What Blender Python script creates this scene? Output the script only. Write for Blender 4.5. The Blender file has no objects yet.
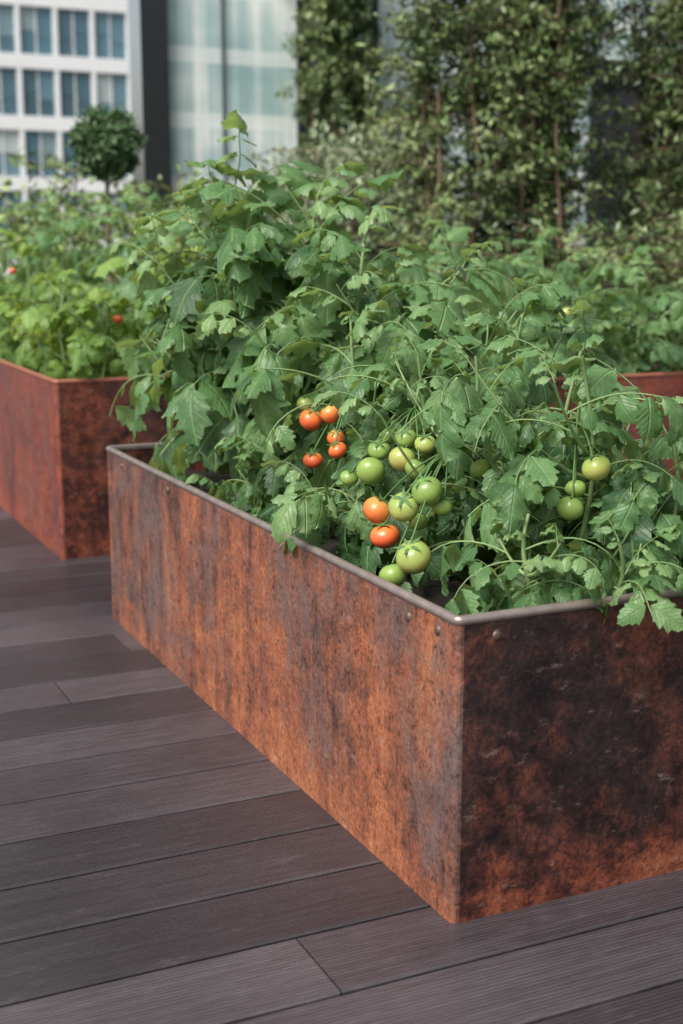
import bpy, math, random
import numpy as np
from mathutils import Vector, noise as mnoise
PI=math.pi
rng=np.random.default_rng(11)
scene=bpy.context.scene

# ------------------------------------------------------------------ helpers
class Acc:
    def __init__(s): s.V=[];s.F=[];s.C=[];s.M=[];s.n=0
    def add(s,V,F,C=(0.5,0.5,0.5),m=0):
        V=np.asarray(V,float).reshape(-1,3);F=np.asarray(F,int).reshape(-1,4)
        C=np.asarray(C,float)
        if C.ndim==1: C=np.tile(C,(len(V),1))
        s.V.append(V);s.F.append(F+s.n);s.C.append(C);s.M.append(np.full(len(F),m));s.n+=len(V)
    def build(s,name,mats,smooth=True,parent=None):
        V=np.concatenate(s.V);F=np.concatenate(s.F);C=np.concatenate(s.C);M=np.concatenate(s.M)
        me=bpy.data.meshes.new(name)
        me.vertices.add(len(V));me.vertices.foreach_set('co',V.ravel().astype(np.float32))
        me.loops.add(F.size);me.loops.foreach_set('vertex_index',F.ravel().astype(np.int32))
        me.polygons.add(len(F));me.polygons.foreach_set('loop_start',np.arange(0,F.size,4,dtype=np.int32))
        for m in mats: me.materials.append(m)
        me.polygons.foreach_set('material_index',M.astype(np.int32))
        me.polygons.foreach_set('use_smooth',np.full(len(F),smooth))
        ca=me.color_attributes.new('Col','FLOAT_COLOR','POINT')
        ca.data.foreach_set('color',np.hstack([C,np.ones((len(C),1))]).ravel().astype(np.float32))
        me.update(calc_edges=True);me.validate()
        ob=bpy.data.objects.new(name,me);scene.collection.objects.link(ob)
        if parent: ob.parent=parent
        return ob
def empty(name):
    o=bpy.data.objects.new(name,None);scene.collection.objects.link(o);o.empty_display_size=.1;return o
BF=np.array([[0,3,2,1],[4,5,6,7],[0,1,5,4],[1,2,6,5],[2,3,7,6],[3,0,4,7]])
def box(acc,x0,x1,y0,y1,z0,z1,C=(.5,.5,.5),m=0,sh=0,yo=0):
    V=np.array([[x0,y0,z0],[x1,y0,z0],[x1,y1,z0],[x0,y1,z0],[x0,y0,z1],[x1,y0,z1],[x1,y1,z1],[x0,y1,z1]],float)
    V[:,0]+=sh*(V[:,1]-yo)
    acc.add(V,BF,C,m)
def tube(acc,P,R,k=6,C=(.5,.5,.5),m=0):
    P=np.asarray(P,float);n=len(P);R=np.broadcast_to(np.asarray(R,float),(n,))
    T=np.gradient(P,axis=0);T/=np.linalg.norm(T,axis=1)[:,None]+1e-9
    ref=np.array([0.31,0.95,0.05]) if abs(T[0,2])>.7 else np.array([0.05,0.1,1.])
    A=np.cross(T,ref);A/=np.linalg.norm(A,axis=1)[:,None]+1e-9
    B=np.cross(T,A)
    th=np.linspace(0,2*PI,k,endpoint=False)
    V=P[:,None,:]+R[:,None,None]*(A[:,None,:]*np.cos(th)[None,:,None]+B[:,None,:]*np.sin(th)[None,:,None])
    F=[]
    for i in range(n-1):
        for j in range(k):
            a=i*k+j;b=i*k+(j+1)%k;F.append([a,b,b+k,a+k])
    acc.add(V.reshape(-1,3),F,C,m)

# ------------------------------------------------------------------ node helpers
class NT:
    def __init__(s,name):
        s.m=bpy.data.materials.new(name);s.m.use_nodes=True;s.t=s.m.node_tree
        s.b=s.t.nodes['Principled BSDF'];s.out=s.t.nodes['Material Output']
    def n(s,typ,**kw):
        nd=s.t.nodes.new(typ)
        for k,v in kw.items(): setattr(nd,k,v)
        return nd
    def l(s,a,b): s.t.links.new(a,b)
    def coord(s,scale=(1,1,1)):
        c=s.n('ShaderNodeTexCoord');m=s.n('ShaderNodeMapping');m.inputs['Scale'].default_value=scale
        s.l(c.outputs['Object'],m.inputs['Vector']);return m.outputs['Vector']
    def noise(s,vec,scale,detail=6,rough=.6,dist=0):
        n=s.n('ShaderNodeTexNoise');n.inputs['Scale'].default_value=scale;n.inputs['Detail'].default_value=detail
        n.inputs['Roughness'].default_value=rough;n.inputs['Distortion'].default_value=dist
        s.l(vec,n.inputs['Vector']);return n.outputs['Fac']
    def math(s,op,a,b=None,clamp=False):
        n=s.n('ShaderNodeMath',operation=op);n.use_clamp=clamp
        for i,x in enumerate((a,b)):
            if x is None: continue
            if isinstance(x,(int,float)): n.inputs[i].default_value=x
            else: s.l(x,n.inputs[i])
        return n.outputs[0]
    def ramp(s,fac,stops,interp='LINEAR'):
        r=s.n('ShaderNodeValToRGB');r.color_ramp.interpolation=interp
        e=r.color_ramp.elements
        while len(e)<len(stops): e.new(.5)
        for i,(p,c) in enumerate(stops):
            e[i].position=p;e[i].color=(*c,1) if len(c)==3 else c
        s.l(fac,r.inputs[0]);return r.outputs[0]
    def mix(s,fac,a,b,mode='MIX'):
        n=s.n('ShaderNodeMix',data_type='RGBA',blend_type=mode)
        for sock,x in ((n.inputs[0],fac),(n.inputs[6],a),(n.inputs[7],b)):
            if isinstance(x,(int,float)): sock.default_value=x
            elif isinstance(x,tuple): sock.default_value=(*x,1)
            else: s.l(x,sock)
        return n.outputs[2]
    def bump(s,h,strength=.3,dist=.01):
        b=s.n('ShaderNodeBump');b.inputs['Strength'].default_value=strength;b.inputs['Distance'].default_value=dist
        s.l(h,b.inputs['Height']);s.l(b.outputs[0],s.b.inputs['Normal']);return b.outputs[0]
    def mapr(s,x,a,b,c,d):
        m=s.n('ShaderNodeMapRange')
        for i,v in zip((1,2,3,4),(a,b,c,d)): m.inputs[i].default_value=v
        s.l(x,m.inputs[0]);return m.outputs[0]
    def col(s):
        a=s.n('ShaderNodeAttribute',attribute_name='Col');sp=s.n('ShaderNodeSeparateXYZ')
        s.l(a.outputs['Vector'],sp.inputs[0]);return sp.outputs
    def set(s,k,v):
        if isinstance(v,(int,float)): s.b.inputs[k].default_value=v
        elif isinstance(v,tuple): s.b.inputs[k].default_value=(*v,1)
        else: s.l(v,s.b.inputs[k])

def m_plain(name,c,rough=.6,metal=0,var=.25,scale=8,det=3):
    t=NT(name);v=t.coord();n=t.noise(v,scale,det)
    t.set('Base Color',t.mix(n,tuple(x*(1-var) for x in c),tuple(min(1,x*(1+var)) for x in c)))
    t.set('Roughness',rough);t.set('Metallic',metal);return t.m

def m_rust(name,stops,film,dark=None,streak=.3,shift=0.,rough=.42,filmamt=.6,contrast=1.45,w2=.38,f0=.45,fs=(2.6,2.6,1.4)):
    t=NT(name)
    v=t.coord();vs=t.coord((9,9,.45))
    n1=t.noise(v,2.1,6,.66,.9);n2=t.noise(v,15,7,.74,.3);n3=t.noise(v,90,4,.75);st=t.noise(vs,1.5,5,.65)
    f=t.math('ADD',t.math('MULTIPLY',n1,.66),t.math('MULTIPLY',n2,w2))
    f=t.math('ADD',f,t.math('MULTIPLY',st,streak))
    f=t.math('ADD',f,t.math('MULTIPLY',n3,.14))
    f=t.math('SUBTRACT',f,.40+w2*.5+streak*.5)
    f=t.math('ADD',t.math('MULTIPLY',f,contrast),.5+shift)
    sp=t.n('ShaderNodeSeparateXYZ');t.l(v,sp.inputs[0])
    low=t.mapr(sp.outputs[2],0,.16,1,0)
    f=t.math('ADD',f,t.math('MULTIPLY',low,.10))
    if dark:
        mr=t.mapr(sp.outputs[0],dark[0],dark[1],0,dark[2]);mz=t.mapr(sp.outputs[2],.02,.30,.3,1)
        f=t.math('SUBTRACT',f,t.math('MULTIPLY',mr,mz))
    c=t.ramp(f,stops)
    nf=t.noise(t.coord(fs),1.5,6,.70,.8)
    ff=t.math('ADD',t.math('MULTIPLY',nf,.72),t.math('MULTIPLY',n2,.28))
    ff=t.math('SUBTRACT',ff,t.math('MULTIPLY',low,.08))
    c=t.mix(t.ramp(ff,[(f0,(0,0,0)),(f0+.12,(filmamt,)*3)]),c,film)
    n4=t.noise(v,38,5,.8)
    c=t.mix(t.ramp(n4,[(.55,(0,0,0)),(.66,(.85,)*3)]),c,(.030,.018,.016))
    g=t.ramp(n3,[(.32,(.5,.45,.45)),(.6,(1.08,1.04,1.))])
    c=t.mix(.75,c,g,'MULTIPLY')
    sc=t.noise(t.coord((3,3,5)),5,6,.80)
    c=t.mix(t.ramp(sc,[(.59,(0,0,0)),(.74,(.6,)*3)]),c,(.42,.31,.27))
    t.set('Base Color',c)
    t.set('Roughness',t.ramp(n2,[(.3,(rough-.12,)*3),(.7,(rough+.22,)*3)]))
    t.set('Metallic',.2)
    t.bump(t.math('ADD',n2,t.math('MULTIPLY',n3,.7)),.5,.005)
    return t.m
S_SIDE=[(.20,(.035,.020,.018)),(.35,(.10,.048,.038)),(.47,(.21,.082,.052)),(.59,(.335,.115,.058)),(.73,(.43,.168,.08)),(.9,(.52,.28,.14))]
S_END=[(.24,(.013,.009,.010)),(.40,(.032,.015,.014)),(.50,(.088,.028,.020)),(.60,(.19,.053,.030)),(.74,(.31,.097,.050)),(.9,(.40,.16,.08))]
S_RED=[(.20,(.04,.016,.015)),(.36,(.11,.036,.03)),(.5,(.21,.05,.034)),(.64,(.29,.075,.045)),(.85,(.36,.12,.075))]
M_side=m_rust('rust_side',S_SIDE,(.150,.112,.110),streak=.40,shift=.0,filmamt=.8,f0=.465,contrast=1.75)
M_end=m_rust('rust_end_shade',S_END,(.050,.037,.038),dark=(1.2,1.34,.09),streak=.12,shift=.03,filmamt=.40,contrast=1.6,w2=.60)  # dark patina that also carries the end face's shade in its colour
M_red=m_rust('rust_red',S_RED,(.13,.08,.077),streak=.2,shift=.02,filmamt=.6)
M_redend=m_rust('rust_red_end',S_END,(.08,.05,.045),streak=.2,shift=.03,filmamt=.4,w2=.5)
M_rim=m_plain('worn_steel_rim',(.32,.26,.24),.33,.6,.5,30,5)
M_rimr=m_plain('rusty_rim',(.30,.11,.07),.5,.2,.35,25)
M_bolt=m_plain('bolt_steel',(.13,.085,.07),.5,.5,.3,60)

def m_soil():
    t=NT('soil');v=t.coord();n=t.noise(v,40,6,.8)
    t.set('Base Color',t.ramp(n,[(.3,(.010,.007,.005)),(.6,(.035,.023,.016)),(.75,(.08,.055,.04))]));t.set('Roughness',.95)
    t.bump(n,1,.03);return t.m
M_soil=m_soil()

def m_leaf(name,dark,mid,light,transl=.3,veins=True,rough=.42):
    t=NT(name);c=t.col()
    if veins:
        v=t.coord();n=t.noise(v,34,2)
        f=t.math('ADD',c[0],t.math('MULTIPLY',t.math('SUBTRACT',n,.5),.5))
    else: f=c[0]
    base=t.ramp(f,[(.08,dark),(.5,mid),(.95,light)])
    if veins:
        ac=t.math('ABSOLUTE',t.math('SUBTRACT',c[1],.5))
        fr=t.math('FRACT',t.math('SUBTRACT',t.math('MULTIPLY',c[2],7),t.math('MULTIPLY',ac,5)))
        vv=t.math('ABSOLUTE',t.math('SUBTRACT',fr,.5))
        side=t.ramp(vv,[(.0,(1,1,1)),(.12,(0,0,0))])
        midr=t.ramp(ac,[(.0,(1,1,1)),(.04,(0,0,0))])
        vn=t.math('MAXIMUM',t.math('MULTIPLY',side,.5),midr)
        base=t.mix(t.math('MULTIPLY',vn,.45),base,tuple(min(1,x*1.4+.01) for x in light))
        t.bump(t.math('SUBTRACT',n,t.math('MULTIPLY',vn,.9)),.7,.005)
        geo=t.n('ShaderNodeNewGeometry')
        base=t.mix(t.math('MULTIPLY',geo.outputs['Backfacing'],.3),base,tuple(x*1.2 for x in light))
    t.set('Base Color',base);t.set('Roughness',rough);t.set('Specular IOR Level',.45)
    if transl>0:
        tr=t.n('ShaderNodeBsdfTranslucent');mx=t.n('ShaderNodeMixShader');mx.inputs[0].default_value=transl
        t.l(t.mix(.6,base,(light[0]*2.2,light[1]*1.8,light[2]*.8)),tr.inputs[0])
        t.l(t.b.outputs[0],mx.inputs[1]);t.l(tr.outputs[0],mx.inputs[2]);t.l(mx.outputs[0],t.out.inputs[0])
    return t.m
M_tleaf=m_leaf('tomato_leaf',(.028,.078,.030),(.092,.200,.072),(.24,.37,.155),.31)
M_tleafb=m_leaf('tomato_leaf_bright',(.07,.15,.03),(.15,.27,.055),(.27,.39,.09),.32)
M_hleaf=m_leaf('hedge_leaf',(.028,.056,.018),(.105,.165,.052),(.25,.31,.13),0,False)
M_pale=m_leaf('pale_leaf',(.14,.20,.11),(.25,.32,.18),(.36,.42,.27),0,False)
M_box=m_leaf('topiary_leaf',(.025,.07,.028),(.07,.14,.05),(.15,.22,.08),0,False)
M_yel=m_leaf('yellow_green_leaf',(.10,.17,.04),(.20,.29,.08),(.30,.38,.13),0,False)
M_stem=m_plain('green_stem',(.17,.26,.10),.5,0,.3,30)
M_wood=m_plain('twig_bark',(.15,.10,.065),.8,0,.4,20)

# ------------------------------------------------------------------ deck
def m_deck():
    t=NT('composite_decking');c=t.col();v=t.coord()
    g=t.noise(t.coord((1.0,24,1)),3,6,.72,.3);big=t.noise(v,1.3,4,.6);fine=t.noise(t.coord((5,150,1)),3,3,.7)
    f=t.math('ADD',t.math('MULTIPLY',c[0],.42),t.math('MULTIPLY',g,.60))
    f=t.math('ADD',f,t.math('MULTIPLY',t.math('SUBTRACT',big,.5),.8))
    col=t.ramp(f,[(.15,(.019,.0155,.0185)),(.5,(.045,.037,.043)),(.85,(.102,.088,.097))])
    col=t.mix(t.ramp(fine,[(.35,(.5,)*3),(.6,(0,0,0))]),col,(.014,.011,.012))
    sc=t.noise(t.coord((3,9,1)),2.2,7,.8)
    col=t.mix(t.ramp(sc,[(.56,(0,0,0)),(.72,(.35,)*3)]),col,(.13,.115,.125))
    t.set('Base Color',col)
    t.set('Roughness',t.ramp(g,[(.3,(.26,)*3),(.7,(.44,)*3)]));t.set('Specular IOR Level',.65)
    sp=t.n('ShaderNodeSeparateXYZ');t.l(v,sp.inputs[0])
    rib=t.math('SINE',t.math('MULTIPLY',sp.outputs[1],2*PI/.0098))
    h=t.math('ADD',t.math('MULTIPLY',rib,.5),t.math('MULTIPLY',fine,.8))
    t.bump(h,.5,.0028);return t.m
M_deck=m_deck()
deck=Acc();PITCH=.215;GAP=.010
r2=random.Random(4)
k0=int((-6-1.931)/PITCH);k1=int((15-1.931)/PITCH)
for k in range(k0,k1):
    y0=1.931+k*PITCH+GAP/2;y1=y0+PITCH-GAP
    x=-9+ r2.uniform(0,2.4)
    if k==0: x=.905-2.9*3
    while x<14:
        L=2.9;xa,xb=x+.002,x+L-.002;c=r2.random();b=.004
        P=[(y0,-.03),(y0,-b),(y0+b,0),(y1-b,0),(y1,-b),(y1,-.03)]
        V=[[X,yy,zz] for X in (xa,xb) for yy,zz in P];F=[[i,i+1,i+7,i+6] for i in range(5)]
        F+=[[0,1,2,3],[0,3,4,5],[6,9,8,7],[6,11,10,9]]
        deck.add(V,np.array(F)[:, ::-1],(c,.5,.5));x+=L
deck.build('wooden_deck',[M_deck],smooth=False)
g=Acc();g.add([[-300,-300,-.05],[300,-300,-.05],[300,300,-.05],[-300,300,-.05]],[[0,1,2,3]])
g.build('ground',[m_plain('ground_concrete',(.12,.118,.11),.85,0,.3,2)],False)

# ------------------------------------------------------------------ planters
def planter(name,x0,x1,y0,y1,H,mats,bolts,soil=.09):
    par=empty(name)
    r=.016;th=.010
    def ring(o,z,n=5):
        pts=[];rr=max(r-o,.002)
        for cx,cy,a0 in ((x1-r,y0+r,-PI/2),(x1-r,y1-r,0),(x0+r,y1-r,PI/2),(x0+r,y0+r,PI)):
            for i in range(n):
                a=a0+PI/2*i/(n-1);pts.append([cx+rr*math.cos(a),cy+rr*math.sin(a),z])
        return pts
    n=5;N=4*n
    A=Acc();lv=[ring(0,0),ring(0,H*.5),ring(0,H)]
    V=sum(lv,[])
    for l in range(2):
        for j in range(N):
            a=l*N+j;b=l*N+(j+1)%N
            c=(j//n);corner=(j%n)!=n-1
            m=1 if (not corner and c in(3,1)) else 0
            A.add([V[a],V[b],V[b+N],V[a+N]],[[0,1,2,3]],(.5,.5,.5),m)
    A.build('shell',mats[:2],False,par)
    B=Acc();zc=H;R=.0105;K=8;rings=[]
    for q in range(K+1):
        a=PI*1.25-2*PI*q/K
        rings.append(ring(.006-R*math.cos(a),zc+R*math.sin(a)))
    V=sum(rings,[])
    F=[[q*N+j,q*N+(j+1)%N,(q+1)*N+(j+1)%N,(q+1)*N+j] for q in range(K) for j in range(N)]
    B.add(V,F);B.build('rim',[mats[2]],True,par)
    I=Acc();V=ring(th,H)+ring(th,.02)
    I.add(V,[[j,(j+1)%N,N+(j+1)%N,N+j] for j in range(N)]);I.build('inner_wall',[M_redend],False,par)
    S=Acc();nx,ny=int((x1-x0)/.03),int((y1-y0)/.03)
    xs=np.linspace(x0+th,x1-th,nx);ys=np.linspace(y0+th,y1-th,ny)
    V=[[x,y,H-soil+.03*mnoise.noise((x*6,y*6,0))+.012*mnoise.noise((x*30,y*30,3))] for y in ys for x in xs]
    F=[[j*nx+i,j*nx+i+1,(j+1)*nx+i+1,(j+1)*nx+i] for j in range(ny-1) for i in range(nx-1)]
    S.add(V,F);S.build('soil',[M_soil],True,par)
    if bolts:
        D=Acc()
        for sd,al,z in bolts:
            prof=[(.0001,.005),(.005,.0045),(.009,.003),(.0105,0)]
            Kb=12;V=[]
            for rr,h in prof:
                for q in range(Kb):
                    a=2*PI*q/Kb;u,w=rr*math.cos(a),rr*math.sin(a)
                    V.append([x0-h,al+u,z+w] if sd=='x' else [al+u,y0-h,z+w])
            F=[[i*Kb+q,i*Kb+(q+1)%Kb,(i+1)*Kb+(q+1)%Kb,(i+1)*Kb+q] for i in range(3) for q in range(Kb)]
            D.add(V,F)
        D.build('bolts',[M_bolt],True,par)
    return par
H=.607
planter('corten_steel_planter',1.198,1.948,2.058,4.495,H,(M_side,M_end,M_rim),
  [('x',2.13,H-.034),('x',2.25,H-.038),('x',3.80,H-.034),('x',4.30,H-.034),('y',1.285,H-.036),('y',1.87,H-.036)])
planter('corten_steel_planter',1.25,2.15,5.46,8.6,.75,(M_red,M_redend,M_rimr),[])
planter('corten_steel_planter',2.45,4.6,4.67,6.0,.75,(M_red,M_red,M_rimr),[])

# ------------------------------------------------------------------ tomato leaves
def leaflet(L,W,rg,nl=4):
    env=lambda t: math.sin(PI*min(max(t,0),1)**.72)**.8
    st=[(0,.04,0)];dep=rg.uniform(.64,.84)
    for i in range(nl):
        t0=.05+.86*i/nl;t1=t0+.6*.86/nl
        st.append((t0,env(t0)*(dep if i else .5)+.02,0));st.append((t1,env(t1)*rg.uniform(.9,1.1),.05))
    st.append((.93,.22,0));st.append((1,.015,0))
    curl=rg.uniform(.1,.8);bend=rg.uniform(.2,1.4);ph=rg.uniform(0,6);rip=rg.uniform(.08,.24)
    V=[];C=[]
    for t,w,sh in st:
        for s in (-1,-.5,0,.5,1):
            tt=t+sh*abs(s)
            a=bend*tt
            x=L*math.sin(a)/bend if bend>.01 else L*tt
            z=-L*(1-math.cos(a))/bend
            yy=s*w*W
            zz=z-curl*W*w*abs(s)**1.6+rip*W*math.sin(tt*13+ph+s*1.5)*abs(s)+.05*W*abs(s)
            V.append([x,yy,zz]);C.append([.5+s*.5*w,tt])
    n=len(st);F=[[i*5+j,(i+1)*5+j,(i+1)*5+j+1,i*5+j+1] for i in range(n-1) for j in range(4)]
    return np.array(V),np.array(F),np.array(C)
def compound(rg,pairs=3,droop=1.):
    e0=rg.uniform(.2,.7);e1=-rg.uniform(.4,1.3)*droop
    n=9;P=[np.zeros(3)];T=[]
    for i in range(n):
        e=e0+(e1-e0)*(i/(n-1))**1.2;T.append(np.array([math.cos(e),0.1*math.sin(i*.8),math.sin(e)]))
        P.append(P[-1]+T[-1]/n)
    T.append(T[-1]);P=np.array(P);T=np.array(T)
    A=Acc();tube(A,P,np.linspace(.011,.005,n+1),4,(.85,.5,.5))
    rV,rF=A.V[0],A.F[0]
    LV=[];LC=[];LF=None
    items=[]
    for k in range(pairs):
        t=.26+.58*k/max(pairs-1,1);s=[.25,.36,.35,.30][k] if pairs==4 else [.29,.40,.37][k]
        for sd in(-1,1): items.append((t+rg.uniform(-.04,.04),sd*rg.uniform(.8,1.3),s*rg.uniform(.8,1.2)))
    for k in range(2): items.append((.36+.25*k,rg.choice([-1,1])*1.4,.12))
    items.append((.98,0,.46*rg.uniform(.9,1.1)))
    for t,phi,s in items:
        i=min(int(t*n),n-1);p=P[i]+(P[i+1]-P[i])*(t*n-i);tg=T[i]
        up=np.cross(np.cross(tg,[0,0,1.]),tg);up/=np.linalg.norm(up);sd=np.cross(up,tg)
        d=math.cos(phi)*tg+math.sin(phi)*sd
        d=d-up*rg.uniform(-.1,.6);d[2]-=rg.uniform(.0,.7)*droop;d/=np.linalg.norm(d)
        side=np.cross(up,d);side/=np.linalg.norm(side);ro=rg.uniform(-.5,.5)
        nn=np.cross(d,side);side2=side*math.cos(ro)+nn*math.sin(ro);nn=np.cross(d,side2)
        v,f,c=leaflet(s,s*rg.uniform(.28,.40),rg)
        ps=p+d*.03*(1 if phi else 0)
        LV.append(ps+v[:,:1]*d+v[:,1:2]*side2+v[:,2:]*nn);LC.append(c);LF=f
    return rV,rF,np.array(LV),LF,np.array(LC)
VARS=[compound(rng,rng.choice([3,3,4])) for _ in range(28)]
VARUP=[compound(rng,3,.3) for _ in range(8)]

TOM=[ # X,Y,Z,r,kind,anchor
 (1.39,3.16,.848,.030,'r',0),(1.42,3.105,.868,.025,'o',0),(1.40,3.22,.883,.023,'y',0),(1.37,3.104,.751,.025,'r',0),(1.405,3.027,.785,.023,'r',0),(1.42,3.07,.81,.022,'r',0),
 (1.35,2.726,.78,.033,'g',1),(1.40,2.664,.814,.031,'y',1),(1.38,2.744,.825,.026,'g',1),(1.42,2.689,.858,.025,'g',1),(1.41,2.758,.854,.023,'g',1),(1.32,2.78,.758,.021,'g',1),
 (1.30,2.59,.716,.032,'o',2),(1.30,2.466,.745,.032,'y',2),(1.34,2.438,.781,.032,'g',2),(1.30,2.555,.664,.032,'r',2),(1.28,2.383,.655,.036,'y',2),(1.26,2.436,.605,.029,'g',2),(1.38,2.444,.745,.023,'g',2),
 (1.40,2.60,.80,.024,'g',1),(1.44,2.63,.85,.024,'y',1),(1.36,2.52,.70,.024,'g',2),
 (1.50,2.49,.81,.022,'g',2),(1.61,2.213,.845,.029,'y',3),(1.55,2.214,.766,.026,'g',3),(1.58,2.24,.80,.021,'g',3)]
TP=np.array([t[:3] for t in TOM]);OPEN=np.array([-.5,-.83,.2]);OPEN/=np.linalg.norm(OPEN)
BX=(1.198,1.948,2.058,4.495,H)
def keepmask(W,main,free):
    k=len(W);keep=np.ones(k,bool)
    if main:
        for q,(tp) in enumerate(TP):
            d=W-tp;al=np.clip(d@OPEN,-.01,.5)
            dist=np.linalg.norm(d-al[...,None]*OPEN,axis=-1)
            rr=TOM[q][3]*(.95 if q<22 else .6)
            keep&=~(dist<rr).any(axis=1)
        keep&=~((W[...,0]<1.14)&(W[...,1]>3.0)).any(axis=1)
    if free is not None:
        x0,x1,y0,y1,h=free
        out=(W[...,0]<x0+.012)|(W[...,0]>x1-.012)|(W[...,1]<y0+.012)|(W[...,1]>y1-.012)
        keep&=~((out&(W[...,2]<h-(.055 if main else .02))).any(axis=1))
    return keep
def place_leaf(acc,var,pos,az,elev,roll,s,tone,main,free,lm=0,sm=1):
    rV,rF,LV,LF,LC=var
    ca,sa=math.cos(az),math.sin(az);ce,se=math.cos(elev),math.sin(elev);cr,sr=math.cos(roll),math.sin(roll)
    R=np.array([[ca,-sa,0],[sa,ca,0],[0,0,1]])@np.array([[ce,0,-se],[0,1,0],[se,0,ce]])@np.array([[1,0,0],[0,cr,-sr],[0,sr,cr]])
    W=(LV*s)@R.T+pos
    RW=(rV*s)@R.T+pos
    if not keepmask(RW[None],False,free)[0]: return
    if main and (RW[:,0]<1.16).any() and pos[1]>3.: return
    keep=keepmask(W,main,free)
    if keep.sum()<4: return
    acc.add(RW,rF,(.8,.5,.5),sm)
    W=W[keep];C=LC[keep];k,nv,_=W.shape
    F=(LF[None]+ (np.arange(k)*nv)[:,None,None]).reshape(-1,4)
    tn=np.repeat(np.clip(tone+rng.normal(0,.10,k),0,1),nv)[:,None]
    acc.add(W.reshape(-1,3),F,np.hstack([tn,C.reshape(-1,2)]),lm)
def tomato_plant(name,base,h,lean=(0,0),nsh=4,ls=.26,step=.05,main=False,free=None,parent=None,mat=None,shl=.45,seed=1,thick=.009,bare=.12):
    rg=np.random.default_rng(seed)
    acc=Acc();base=np.array(base,float)
    n=12;t=np.linspace(0,1,n)
    P=base+np.stack([lean[0]*t**1.4+.02*np.sin(t*5+rg.uniform(0,6)),lean[1]*t**1.4+.02*np.sin(t*4+rg.uniform(0,6)),h*t],1)
    paths=[(P,thick,h)]
    for i in range(nsh):
        t0=rg.uniform(.12,.65);p0=base+(P[min(int(t0*(n-1)),n-1)]-base)
        az=i*2.4+rg.uniform(-.5,.5);L=h*shl*rg.uniform(.6,1.3);u=np.linspace(0,1,8)
        Q=p0+np.stack([math.cos(az)*L*.75*u**.85,math.sin(az)*L*.75*u**.85,L*.8*u**1.3-L*.1*u],1)
        paths.append((Q,thick*.6,L))
    for P_,th,L in paths:
        tube(acc,P_,np.linspace(th,th*.45,len(P_)),7,(.5,.5,.5),1)
        seg=np.linalg.norm(np.diff(P_,axis=0),axis=1).sum();m=max(int(seg/step),4);az=rg.uniform(0,6)
        for j in range(m):
            tt=bare+(1-bare)*(j+.5)/m
            q=tt*(len(P_)-1);i0=min(int(q),len(P_)-2);p=P_[i0]+(P_[i0+1]-P_[i0])*(q-i0)
            az+=2.4+rg.uniform(-.5,.5)
            s=ls*(.72+.5*math.sin(PI*min(tt,.9)))*rg.uniform(.6,1.25)*(1 if th==thick else .85)
            if tt>.85: s*=.75
            up=tt>.8
            var=VARUP[rg.integers(len(VARUP))] if up else VARS[rg.integers(len(VARS))]
            el=(tt-.45)*.9+rg.uniform(-.3,.3)+(.15 if up else 0)
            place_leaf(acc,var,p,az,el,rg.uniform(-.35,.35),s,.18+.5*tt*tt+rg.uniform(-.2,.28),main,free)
    ob=acc.build('foliage',[mat or M_tleaf,M_stem],True,parent)
    return ob

def fruit_mat(name,stops,sub=.1):
    t=NT(name);v=t.coord();c=t.col()
    n=t.noise(v,22,3)
    f=t.math('ADD',c[2],t.math('MULTIPLY',t.math('SUBTRACT',n,.5),.6))
    fine=t.noise(v,260,2)
    t.set('Base Color',t.mix(t.math('MULTIPLY',fine,.18),t.ramp(f,stops),(.6,.5,.25)));t.set('Roughness',.28)
    t.set('Subsurface Weight',sub);t.b.inputs['Subsurface Radius'].default_value=(.02,.01,.004);t.set('Subsurface Scale',.3)
    return t.m
FM={'r':fruit_mat('tomato_red',[(.1,(.62,.045,.012)),(.6,(.68,.085,.018)),(1,(.62,.20,.03))]),
 'o':fruit_mat('tomato_orange',[(.1,(.66,.09,.015)),(.6,(.70,.16,.025)),(1,(.5,.30,.06))]),
 'y':fruit_mat('tomato_turning',[(.1,(.44,.40,.10)),(.6,(.32,.38,.09)),(1,(.18,.30,.06))]),
 'g':fruit_mat('tomato_green',[(.1,(.23,.35,.07)),(.6,(.18,.31,.06)),(1,(.10,.22,.045))])}
M_cal=m_plain('calyx_green',(.07,.15,.04),.55,0,.3,60)
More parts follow.
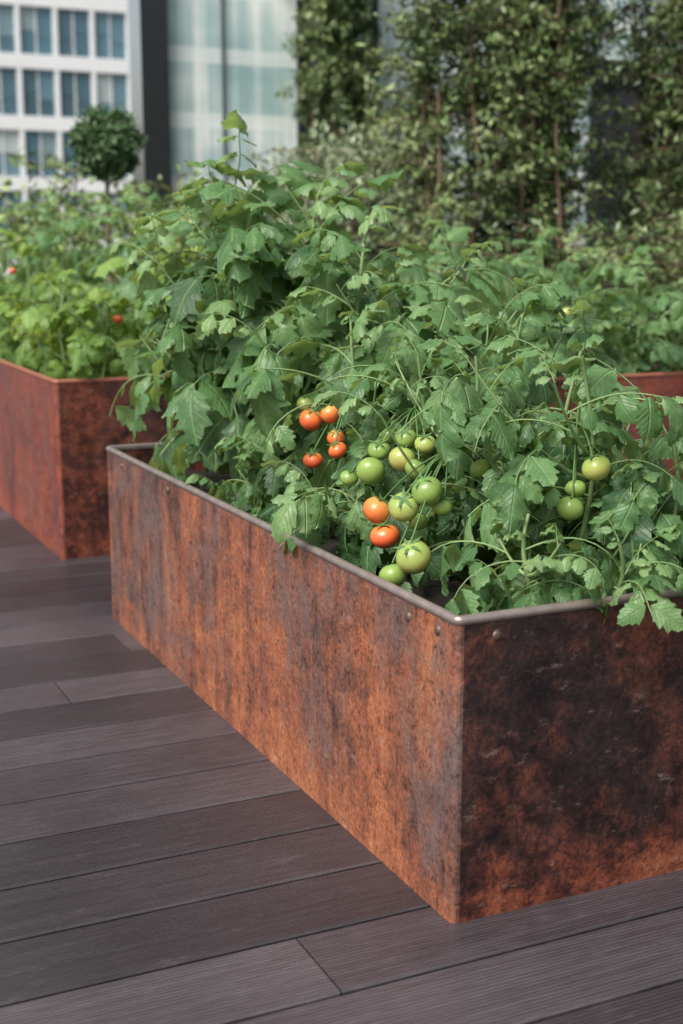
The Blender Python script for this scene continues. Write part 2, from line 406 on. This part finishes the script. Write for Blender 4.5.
def tomato(name,pos,r,kind,parent,anchor=None,seed=0):
    rg=np.random.default_rng(seed+50);A=Acc();K=20;N=14;V=[];C=[]
    sq=rg.uniform(.84,1.0)
    for i in range(N+1):
        a=PI*i/N;rr=math.sin(a)*(1+.05*math.sin(a)**2)+.004;z=math.cos(a)*sq
        dimp=.16*math.exp(-(a/.38)**2);z-=dimp
        for j in range(K):
            th=2*PI*j/K;w=1+.022*math.cos(th*5+seed)*abs(math.sin(a))**.5
            V.append([rr*w*math.cos(th),rr*w*math.sin(th),z]);C.append([.5,.5,(z+1)/2])
    V=np.array(V)*r;ti=rg.uniform(-.6,.6,2)
    cx,sx=math.cos(ti[0]),math.sin(ti[0]);cy,sy=math.cos(ti[1]),math.sin(ti[1])
    R=np.array([[1,0,0],[0,cx,-sx],[0,sx,cx]])@np.array([[cy,0,sy],[0,1,0],[-sy,0,cy]])
    pos=np.array(pos)
    F=[[i*K+j,(i+1)*K+j,(i+1)*K+(j+1)%K,i*K+(j+1)%K] for i in range(N) for j in range(K)]
    A.add(V@R.T+pos,F,C,0)
    for q in range(5):
        th=2*PI*q/5+rg.uniform(-.2,.2);d=np.array([math.cos(th),math.sin(th),0]);s=np.array([-d[1],d[0],0]);pts=[]
        for u,w,zz in ((0,.06,.76),(.3,.13,.86),(.62,.09,.87),(.95,.01,.76+rg.uniform(0,.3))):
            for e in(-1,0,1): pts.append(d*u+s*w*e+np.array([0,0,zz+(.03 if e==0 else 0)]))
        F=[[i*3+j,(i+1)*3+j,(i+1)*3+j+1,i*3+j+1] for i in range(3) for j in range(2)]
        A.add(np.array(pts)*r@R.T+pos,F,(.5,.5,.5),1)
    top=pos+R@np.array([0,0,.75*r])
    if anchor is not None:
        an=np.array(anchor);u=np.linspace(0,1,8)[:,None]
        mid=(top+an)/2+np.array([0,0,.03]);Q=(1-u)**2*top+2*u*(1-u)*mid+u**2*an
        tube(A,Q,.0021,5,(.5,.5,.5),1)
    A.build(name,[FM[kind],M_cal],True,parent)

ANCH={0:(1.50,3.12,.93),1:(1.46,2.72,.92),2:(1.41,2.47,.86),3:(1.62,2.3,.93)}
specs=[ # x,y,h,lean,nsh,ls,seed,anchor
 (1.52,3.90,.96,(-.06,.06),5,.35,1,None),
 (1.50,4.00,.92,(-.08,.04),4,.33,33,None),
 (1.66,3.75,.92,(.03,.02),5,.33,32,None),
 (1.60,3.85,.86,(.00,.05),5,.33,34,None),
 (1.68,3.50,.82,(.02,.0),5,.30,2,None),
 (1.57,3.20,.60,(-.04,.0),5,.26,3,0),
 (1.80,3.30,.64,(.02,.0),5,.26,4,None),
 (1.55,2.85,.54,(0,.0),5,.23,5,1),
 (1.80,2.90,.58,(.03,.0),5,.25,6,None),
 (1.52,2.52,.55,(0,.05),5,.22,7,2),
 (1.76,2.52,.56,(.0,.0),5,.24,8,None),
 (1.62,2.28,.57,(.0,.0),5,.23,9,3),
 (1.82,2.22,.44,(.0,.02),5,.22,10,None),
 (1.42,2.20,.27,(.02,-.03),5,.20,11,None),
 (1.72,2.14,.30,(.02,-.03),5,.21,15,None),
 (1.58,2.12,.22,(.0,-.03),4,.19,17,None),
 (1.34,2.84,.24,(-.05,-.02),5,.19,13,None),
 (1.36,3.35,.26,(-.03,-.02),4,.19,14,None),
 (1.40,3.60,.22,(-.03,-.02),4,.18,16,None),
]
for (x,y,h,le,ns,ls,sd,an_) in specs:
    par=empty('tomato_plant')
    tomato_plant('p',(x,y,.50),h,le,ns,ls,.051,True,BX,par,None,.5 if h<.9 else .42,sd,.0105 if h>.8 else .008,.3 if h>.83 else .12)
    if an_ is None: continue
    for i,tm in enumerate(TOM):
        if tm[5]==an_: tomato('tomato_%d'%(i+1),tm[:3],tm[3],tm[4],par,ANCH[an_],i)
    A=Acc();an=np.array(ANCH[an_]);u=np.linspace(0,1,8)[:,None];b=np.array([x,y,an[2]+.02]);tube(A,b+(an-b)*u+np.array([0,0,.03])*np.sin(u*PI),.0035,5);A.build('truss',[M_stem],True,par)

rs=np.random.default_rng(77)
LB=(1.25,2.15,5.46,8.6,.75);CB=(2.45,4.6,4.67,6.0,.75)
sd=100
for (x,y,h,m) in [(1.5,5.65,.45,1),(1.9,5.7,.55,1),(1.45,6.1,.50,1),(1.9,6.2,.80,0),(1.5,6.6,.58,1),(1.95,6.8,.85,0),(1.5,7.15,.64,1),(1.95,7.4,.85,0),(1.5,7.8,.68,0),(1.95,8.1,.88,0),(1.55,8.4,.75,0)]:
    sd+=1;par=empty('tomato_plant' if not m else 'pepper_plant')
    tomato_plant('p',(x,y,.66),h,(0,0),5,.27,.07,False,LB,par,M_tleafb if m else None,.5,sd)
    if sd%4==1:
        tomato('fruit_1',(x+.05,y-.1,.66+h*.75),.020,'r',par,None,sd)
for (x,y,h) in [(2.65,4.85,.48),(3.0,4.9,.50),(3.35,4.85,.46),(3.75,4.9,.48),(4.2,4.9,.50),(2.7,5.4,.52),(3.15,5.45,.60),(3.6,5.4,.64),(4.1,5.4,.6),(2.9,5.8,.55),(3.8,5.8,.68)]:
    sd+=1;par=empty('tomato_plant')
    tomato_plant('p',(x,y,.66),h,(0,0),5,.29,.07,False,CB,par,None,.5,sd)
    if sd%3==0: tomato('fruit_1',(x-.15,y-.2,.66+h*.8),.030,'y',par,None,sd)

# ------------------------------------------------------------------ shrubs
def leafcloud(acc,P,L,tone,rg,m=0,hang=0.,asp=.42):
    N=len(P);d=rg.normal(size=(N,3));d[:,2]-=hang;d/=np.linalg.norm(d,axis=1)[:,None]
    a=rg.normal(size=(N,3));a[:,2]+=1.0;s=np.cross(d,a);s/=np.linalg.norm(s,axis=1)[:,None];nn=np.cross(s,d)
    L=L*rg.uniform(.7,1.25,N)[:,None]
    V=np.stack([P,P+d*L*.45+s*L*asp*.5+nn*L*.08,P+d*L,P+d*L*.45-s*L*asp*.5+nn*L*.08,P+d*L*.5],1)
    F=np.array([[0,1,2,4],[0,4,2,3]])[None]+(np.arange(N)*5)[:,None,None]
    C=np.repeat(np.stack([np.clip(tone+rg.normal(0,.12,N),0,1),np.full(N,.5),np.full(N,.5)],1),5,axis=0)
    acc.add(V.reshape(-1,3),F.reshape(-1,4),C,m)
def shrub(name,base,h,rx,ry,nst,nbr,lpb,L,mat,seed,hang=0.,z0=.15,brl=.45,wood=None,arch=.15,gaps=0.,asp=.42):
    rg=np.random.default_rng(seed);A=Acc();base=np.array(base,float)
    for i in range(nst):
        off=np.array([rg.uniform(-rx,rx)*.8,rg.uniform(-ry,ry)*.8,0]);n=14;t=np.linspace(0,1,n)
        hh=h*rg.uniform(.8,1.05)
        P=base+off+np.stack([np.cumsum(rg.normal(0,.03,n))+off[0]*arch*t*3,np.cumsum(rg.normal(0,.03,n))+off[1]*arch*t*3,hh*t],1)
        tube(A,P,np.linspace(.018,.005,n),5,(.5,.5,.5),1)
        for b in range(nbr):
            t0=z0+(1-z0)*rg.random()**.8;q=t0*(n-1);i0=min(int(q),n-2);p=P[i0]+(P[i0+1]-P[i0])*(q-i0)
            az=rg.uniform(0,2*PI);bl=brl*rg.uniform(.4,1.15);u=np.linspace(0,1,6)
            zc=rg.uniform(-.1,.7)
            Q=p+np.stack([math.cos(az)*bl*u,math.sin(az)*bl*u,bl*(zc*u-hang*.8*u**2)],1)
            e=Q[3];clump=mnoise.noise((e[0]*2.6,e[1]*2.6,e[2]*2.2+seed))
            if clump<-.45+gaps and rg.random()<.8: continue
            tube(A,Q,np.linspace(.006,.002,6),3,(.5,.5,.5),1)
            k=int(lpb*rg.uniform(.5,1.4));uu=rg.uniform(.1,1.05,k)*5;ii=np.minimum(uu.astype(int),4)
            pp=Q[ii]+(Q[ii+1]-Q[ii])*(uu-ii)[:,None]+rg.normal(0,.022,(k,3))
            leafcloud(A,pp,L,np.clip(.52+clump*.6+rg.normal(0,.14),.03,.97),rg,0,hang,asp)
    return A.build(name,[mat,wood or M_wood],True)
shrub('tall_shrub',(4.90,8.1,0),4.6,.50,.45,14,105,27,.062,M_hleaf,21,.1,.12,.38,None,.10,.08)
shrub('tall_shrub',(5.50,8.3,0),4.5,.34,.40,9,95,26,.062,M_hleaf,22,.1,.12,.36,None,.10,.08)
shrub('tall_shrub',(6.22,7.7,0),4.6,.42,.45,13,105,27,.066,M_hleaf,23,.5,.1,.48,None,.12,.08,.34)
shrub('tall_shrub',(7.2,7.9,0),4.5,.50,.45,11,90,25,.066,M_hleaf,30,.4,.1,.45,None,.10,.08,.36)
shrub('climbing_vine',(5.93,12.6,0),6.2,.24,.10,11,150,28,.080,M_hleaf,24,.7,.05,.26,None,.03)
shrub('grey_foliage_shrub',(4.30,9.2,0),2.05,.40,.4,13,46,25,.055,M_pale,25,.2)
shrub('grey_foliage_shrub',(4.95,10.4,0),2.2,.6,.4,12,40,22,.07,M_pale,26,.2)
shrub('garden_hedge',(2.9,10.6,0),1.85,1.1,.4,22,30,20,.08,M_yel,27,.1)
shrub('tall_shrub',(8.8,9.2,0),4.6,.8,.5,12,85,22,.07,M_hleaf,28,.3)
shrub('garden_hedge',(6.2,6.6,0),1.45,1.3,.35,22,34,20,.06,M_hleaf,29,.1)
tp=empty('topiary_ball_tree')
A=Acc();c=np.array([2.5,9.1,1.98]);rg=np.random.default_rng(5)
d=rg.normal(size=(4200,3));d/=np.linalg.norm(d,axis=1)[:,None]
rad=.225*(1-.4*rg.random(4200)**2)*(1+.13*np.sin(d[:,0]*7+1)*np.sin(d[:,2]*6)+.09*np.sin(d[:,1]*11))
P=c+d*rad[:,None];leafcloud(A,P,.048,.5,rg,0);A.build('crown',[M_box],True,tp)
A=Acc();tube(A,[[2.5,9.1,.3],[2.51,9.1,.9],[2.49,9.1,1.4],[2.5,9.1,1.95]],[.02,.018,.016,.012],8)
for q in range(10):
    dd=rg.normal(size=3);dd/=np.linalg.norm(dd);tube(A,[[2.5,9.1,1.85],list(c+dd*.1),list(c+dd*.2)],[.008,.005,.002],4)
A.build('trunk',[M_wood],True,tp)
A=Acc();K=24;V=[]
for rr,z in((.16,0),(.21,.36),(.225,.36),(.225,.42),(.2,.42),(.2,.36),(.01,.36)):
    for j in range(K): V.append([2.5+rr*math.cos(2*PI*j/K),9.1+rr*math.sin(2*PI*j/K),z])
A.add(V,[[i*K+j,i*K+(j+1)%K,(i+1)*K+(j+1)%K,(i+1)*K+j] for i in range(6) for j in range(K)])
A.build('pot',[m_plain('pot_clay',(.10,.09,.085),.7)],False,tp)

# ------------------------------------------------------------------ buildings
M_white=m_plain('white_cladding',(.74,.75,.76),.5,0,.06,1)
M_win=NT('office_window_glass');cc=M_win.col()
M_win.set('Base Color',M_win.ramp(cc[0],[(0,(.05,.10,.13)),(.45,(.08,.18,.23)),(.7,(.17,.25,.28)),(1,(.42,.47,.47))]));M_win.set('Roughness',.06);M_win.set('Specular IOR Level',.8)
M_win=M_win.m
def office(name,xa,xb,yf,face,zt,seed,pitch=1.9,depth=14):
    par=empty(name);rg=random.Random(seed);A=Acc();s=face
    box(A,xa,xb,yf+.35 if s<0 else yf-depth,yf+depth if s<0 else yf-.35,-.05,zt,(.5,.5,.5))
    nx=int((xb-xa)/pitch)
    y0,y1=(yf,yf+.349) if s<0 else (yf-.349,yf)
    W=Acc()
    zz=2.0;rows=[]
    while zz+2.1<zt: rows.append(zz);zz+=3.0
    zb=-.05
    for r_ in rows+[zt+.0]:
        box(A,xa,xb,y0,y1,zb,r_);zb=r_+2.3
    for r_ in rows:
        for i in range(nx+1):
            x=xb-i*pitch
            if x-.16<xa: break
            box(A,x-.11,x+.0 if i==0 else x+.11,y0+.01,y1-.01,r_,r_+2.3)
        for i in range(nx):
            x=xb-i*pitch
            if x-pitch+.14<xa: break
            yg=(yf+.22) if s<0 else (yf-.22)
            c=rg.random()
            split=x-pitch/2
            for (u,v) in ((x-pitch+.11,split-.03),(split+.03,x-.11)):
                hb=r_+2.3*rg.choice([.35,.35,.5])
                for (za,zb2,cc) in ((r_,hb,c*.6),(hb,r_+2.3,min(1,c*.5+rg.choice([.1,.5])))):
                    V=[[u,yg,za+.02],[v,yg,za+.02],[v,yg,zb2-.02],[u,yg,zb2-.02]]
                    if s>0: V=V[::-1]
                    W.add(V,[[0,1,2,3]],(cc,.5,.5))
            box(A,split-.03,split+.03,yg-.05,yg+.05,r_,r_+2.3)
    A.build('facade',[M_white],False,par);W.build('windows',[M_win],False,par)
office('office_building',-24,20.6,70,-1,32,3)

gb=empty('glass_building')
M_fr=m_plain('dark_anodised_frame',(.030,.033,.036),.4,.3)
M_fr2=m_plain('grey_anodised_mullion',(.16,.18,.185),.4,.3)
M_slab=m_plain('floor_slab',(.75,.77,.77),.6,0,.06)
t=NT('painted_reflection_glazing');v=t.coord();sp=t.n('ShaderNodeSeparateXYZ');t.l(v,sp.inputs[0])
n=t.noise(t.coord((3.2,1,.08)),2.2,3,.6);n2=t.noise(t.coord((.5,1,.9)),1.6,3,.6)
base=t.ramp(t.math('ADD',t.math('MULTIPLY',n,.5),t.math('MULTIPLY',n2,.5)),[(.38,(.30,.45,.46)),(.5,(.50,.63,.62)),(.62,(.84,.88,.86))])  # pale reflection and interior tones painted into the pane colour
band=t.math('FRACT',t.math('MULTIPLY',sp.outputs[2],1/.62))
base=t.mix(t.ramp(band,[(.0,(.55,)*3),(.22,(.55,)*3),(.25,(0,0,0))]),base,(.9,.92,.9))  # white bands painted in for the reflected building
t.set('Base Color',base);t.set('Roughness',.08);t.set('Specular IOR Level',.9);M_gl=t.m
M_int=m_plain('interior_wall',(.5,.52,.52),.8)
X0,X1,YF=3.95,16,13.;SH=.36
A=Acc();box(A,X0,X0+.27,YF-.12,YF+.25,0,9,sh=SH,yo=YF)
for x in [5.60,6.45,7.85,9.2,10.65,12.05,13.45,14.85,16]: box(A,x-.025,x+.025,YF-.06,YF+.1,0,9)
for z in (.0,6.1): box(A,X0+.34,X1,YF-.04,YF+.09,z,z+.06)
A.build('frame',[M_fr],False,gb)
A=Acc();box(A,4.76,4.785,YF-.03,YF+.08,.06,6.1);A.build('mullion',[M_fr2],False,gb)
A=Acc();box(A,9.23,10.6,YF-.035,YF-.015,.07,3.4);A.build('dark_gap_panel',[M_fr],False,gb)  # dark sheet added to read as the dark gap between the shrubs
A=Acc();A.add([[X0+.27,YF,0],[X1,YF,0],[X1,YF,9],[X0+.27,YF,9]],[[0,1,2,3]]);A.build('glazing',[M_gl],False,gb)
A=Acc()
for z in (2.95,5.95,9.0): box(A,X0+.1,X1,YF+.12,YF+6,z,z+.3,sh=SH,yo=YF)
box(A,X0,X1,YF-.6,YF+6,9.31,9.6,sh=SH,yo=YF)
A.build('floor_slabs',[M_slab],False,gb)
A=Acc();box(A,X0,X1,YF+6.0,YF+6.2,0,9.3,sh=SH,yo=YF);box(A,X0-.002,X0+.1,YF+.251,YF+5.99,0,9.3,sh=SH,yo=YF);A.build('walls',[M_int],False,gb)

# ------------------------------------------------------------------ light, world, camera
sun=bpy.data.lights.new('sun','SUN');sun.energy=4.6;sun.angle=math.radians(32);sun.color=(1,.97,.92)
so=bpy.data.objects.new('sun',sun);scene.collection.objects.link(so)
sd_=Vector((-.58,-.28,.76)).normalized();so.rotation_euler=sd_.to_track_quat('Z','Y').to_euler()
w=bpy.data.worlds.new('World');scene.world=w;w.use_nodes=True
nt=w.node_tree;sky=nt.nodes.new('ShaderNodeTexSky');sky.sky_type='NISHITA';sky.sun_disc=False
sky.sun_elevation=math.asin(sd_.z);sky.sun_rotation=math.atan2(sd_.x,sd_.y);sky.dust_density=5;sky.air_density=1.3;sky.ozone_density=1
hs=nt.nodes.new('ShaderNodeHueSaturation');hs.inputs['Saturation'].default_value=.5
nt.links.new(sky.outputs[0],hs.inputs['Color']);nt.links.new(hs.outputs[0],nt.nodes['Background'].inputs[0])
nt.nodes['Background'].inputs[1].default_value=.15
cam=bpy.data.cameras.new('camera');co=bpy.data.objects.new('camera',cam);scene.collection.objects.link(co)
cam.sensor_fit='VERTICAL';cam.sensor_height=36;cam.lens=46.76;cam.clip_end=1000;cam.clip_start=.05
co.location=(0,0,1.28);co.rotation_euler=(math.radians(90-11.1),0,math.radians(-25.06))
cam.dof.use_dof=True;cam.dof.focus_distance=2.95;cam.dof.aperture_fstop=2.9
scene.camera=co
scene.view_settings.view_transform='Standard';scene.view_settings.look='None';scene.view_settings.exposure=0
print('done')
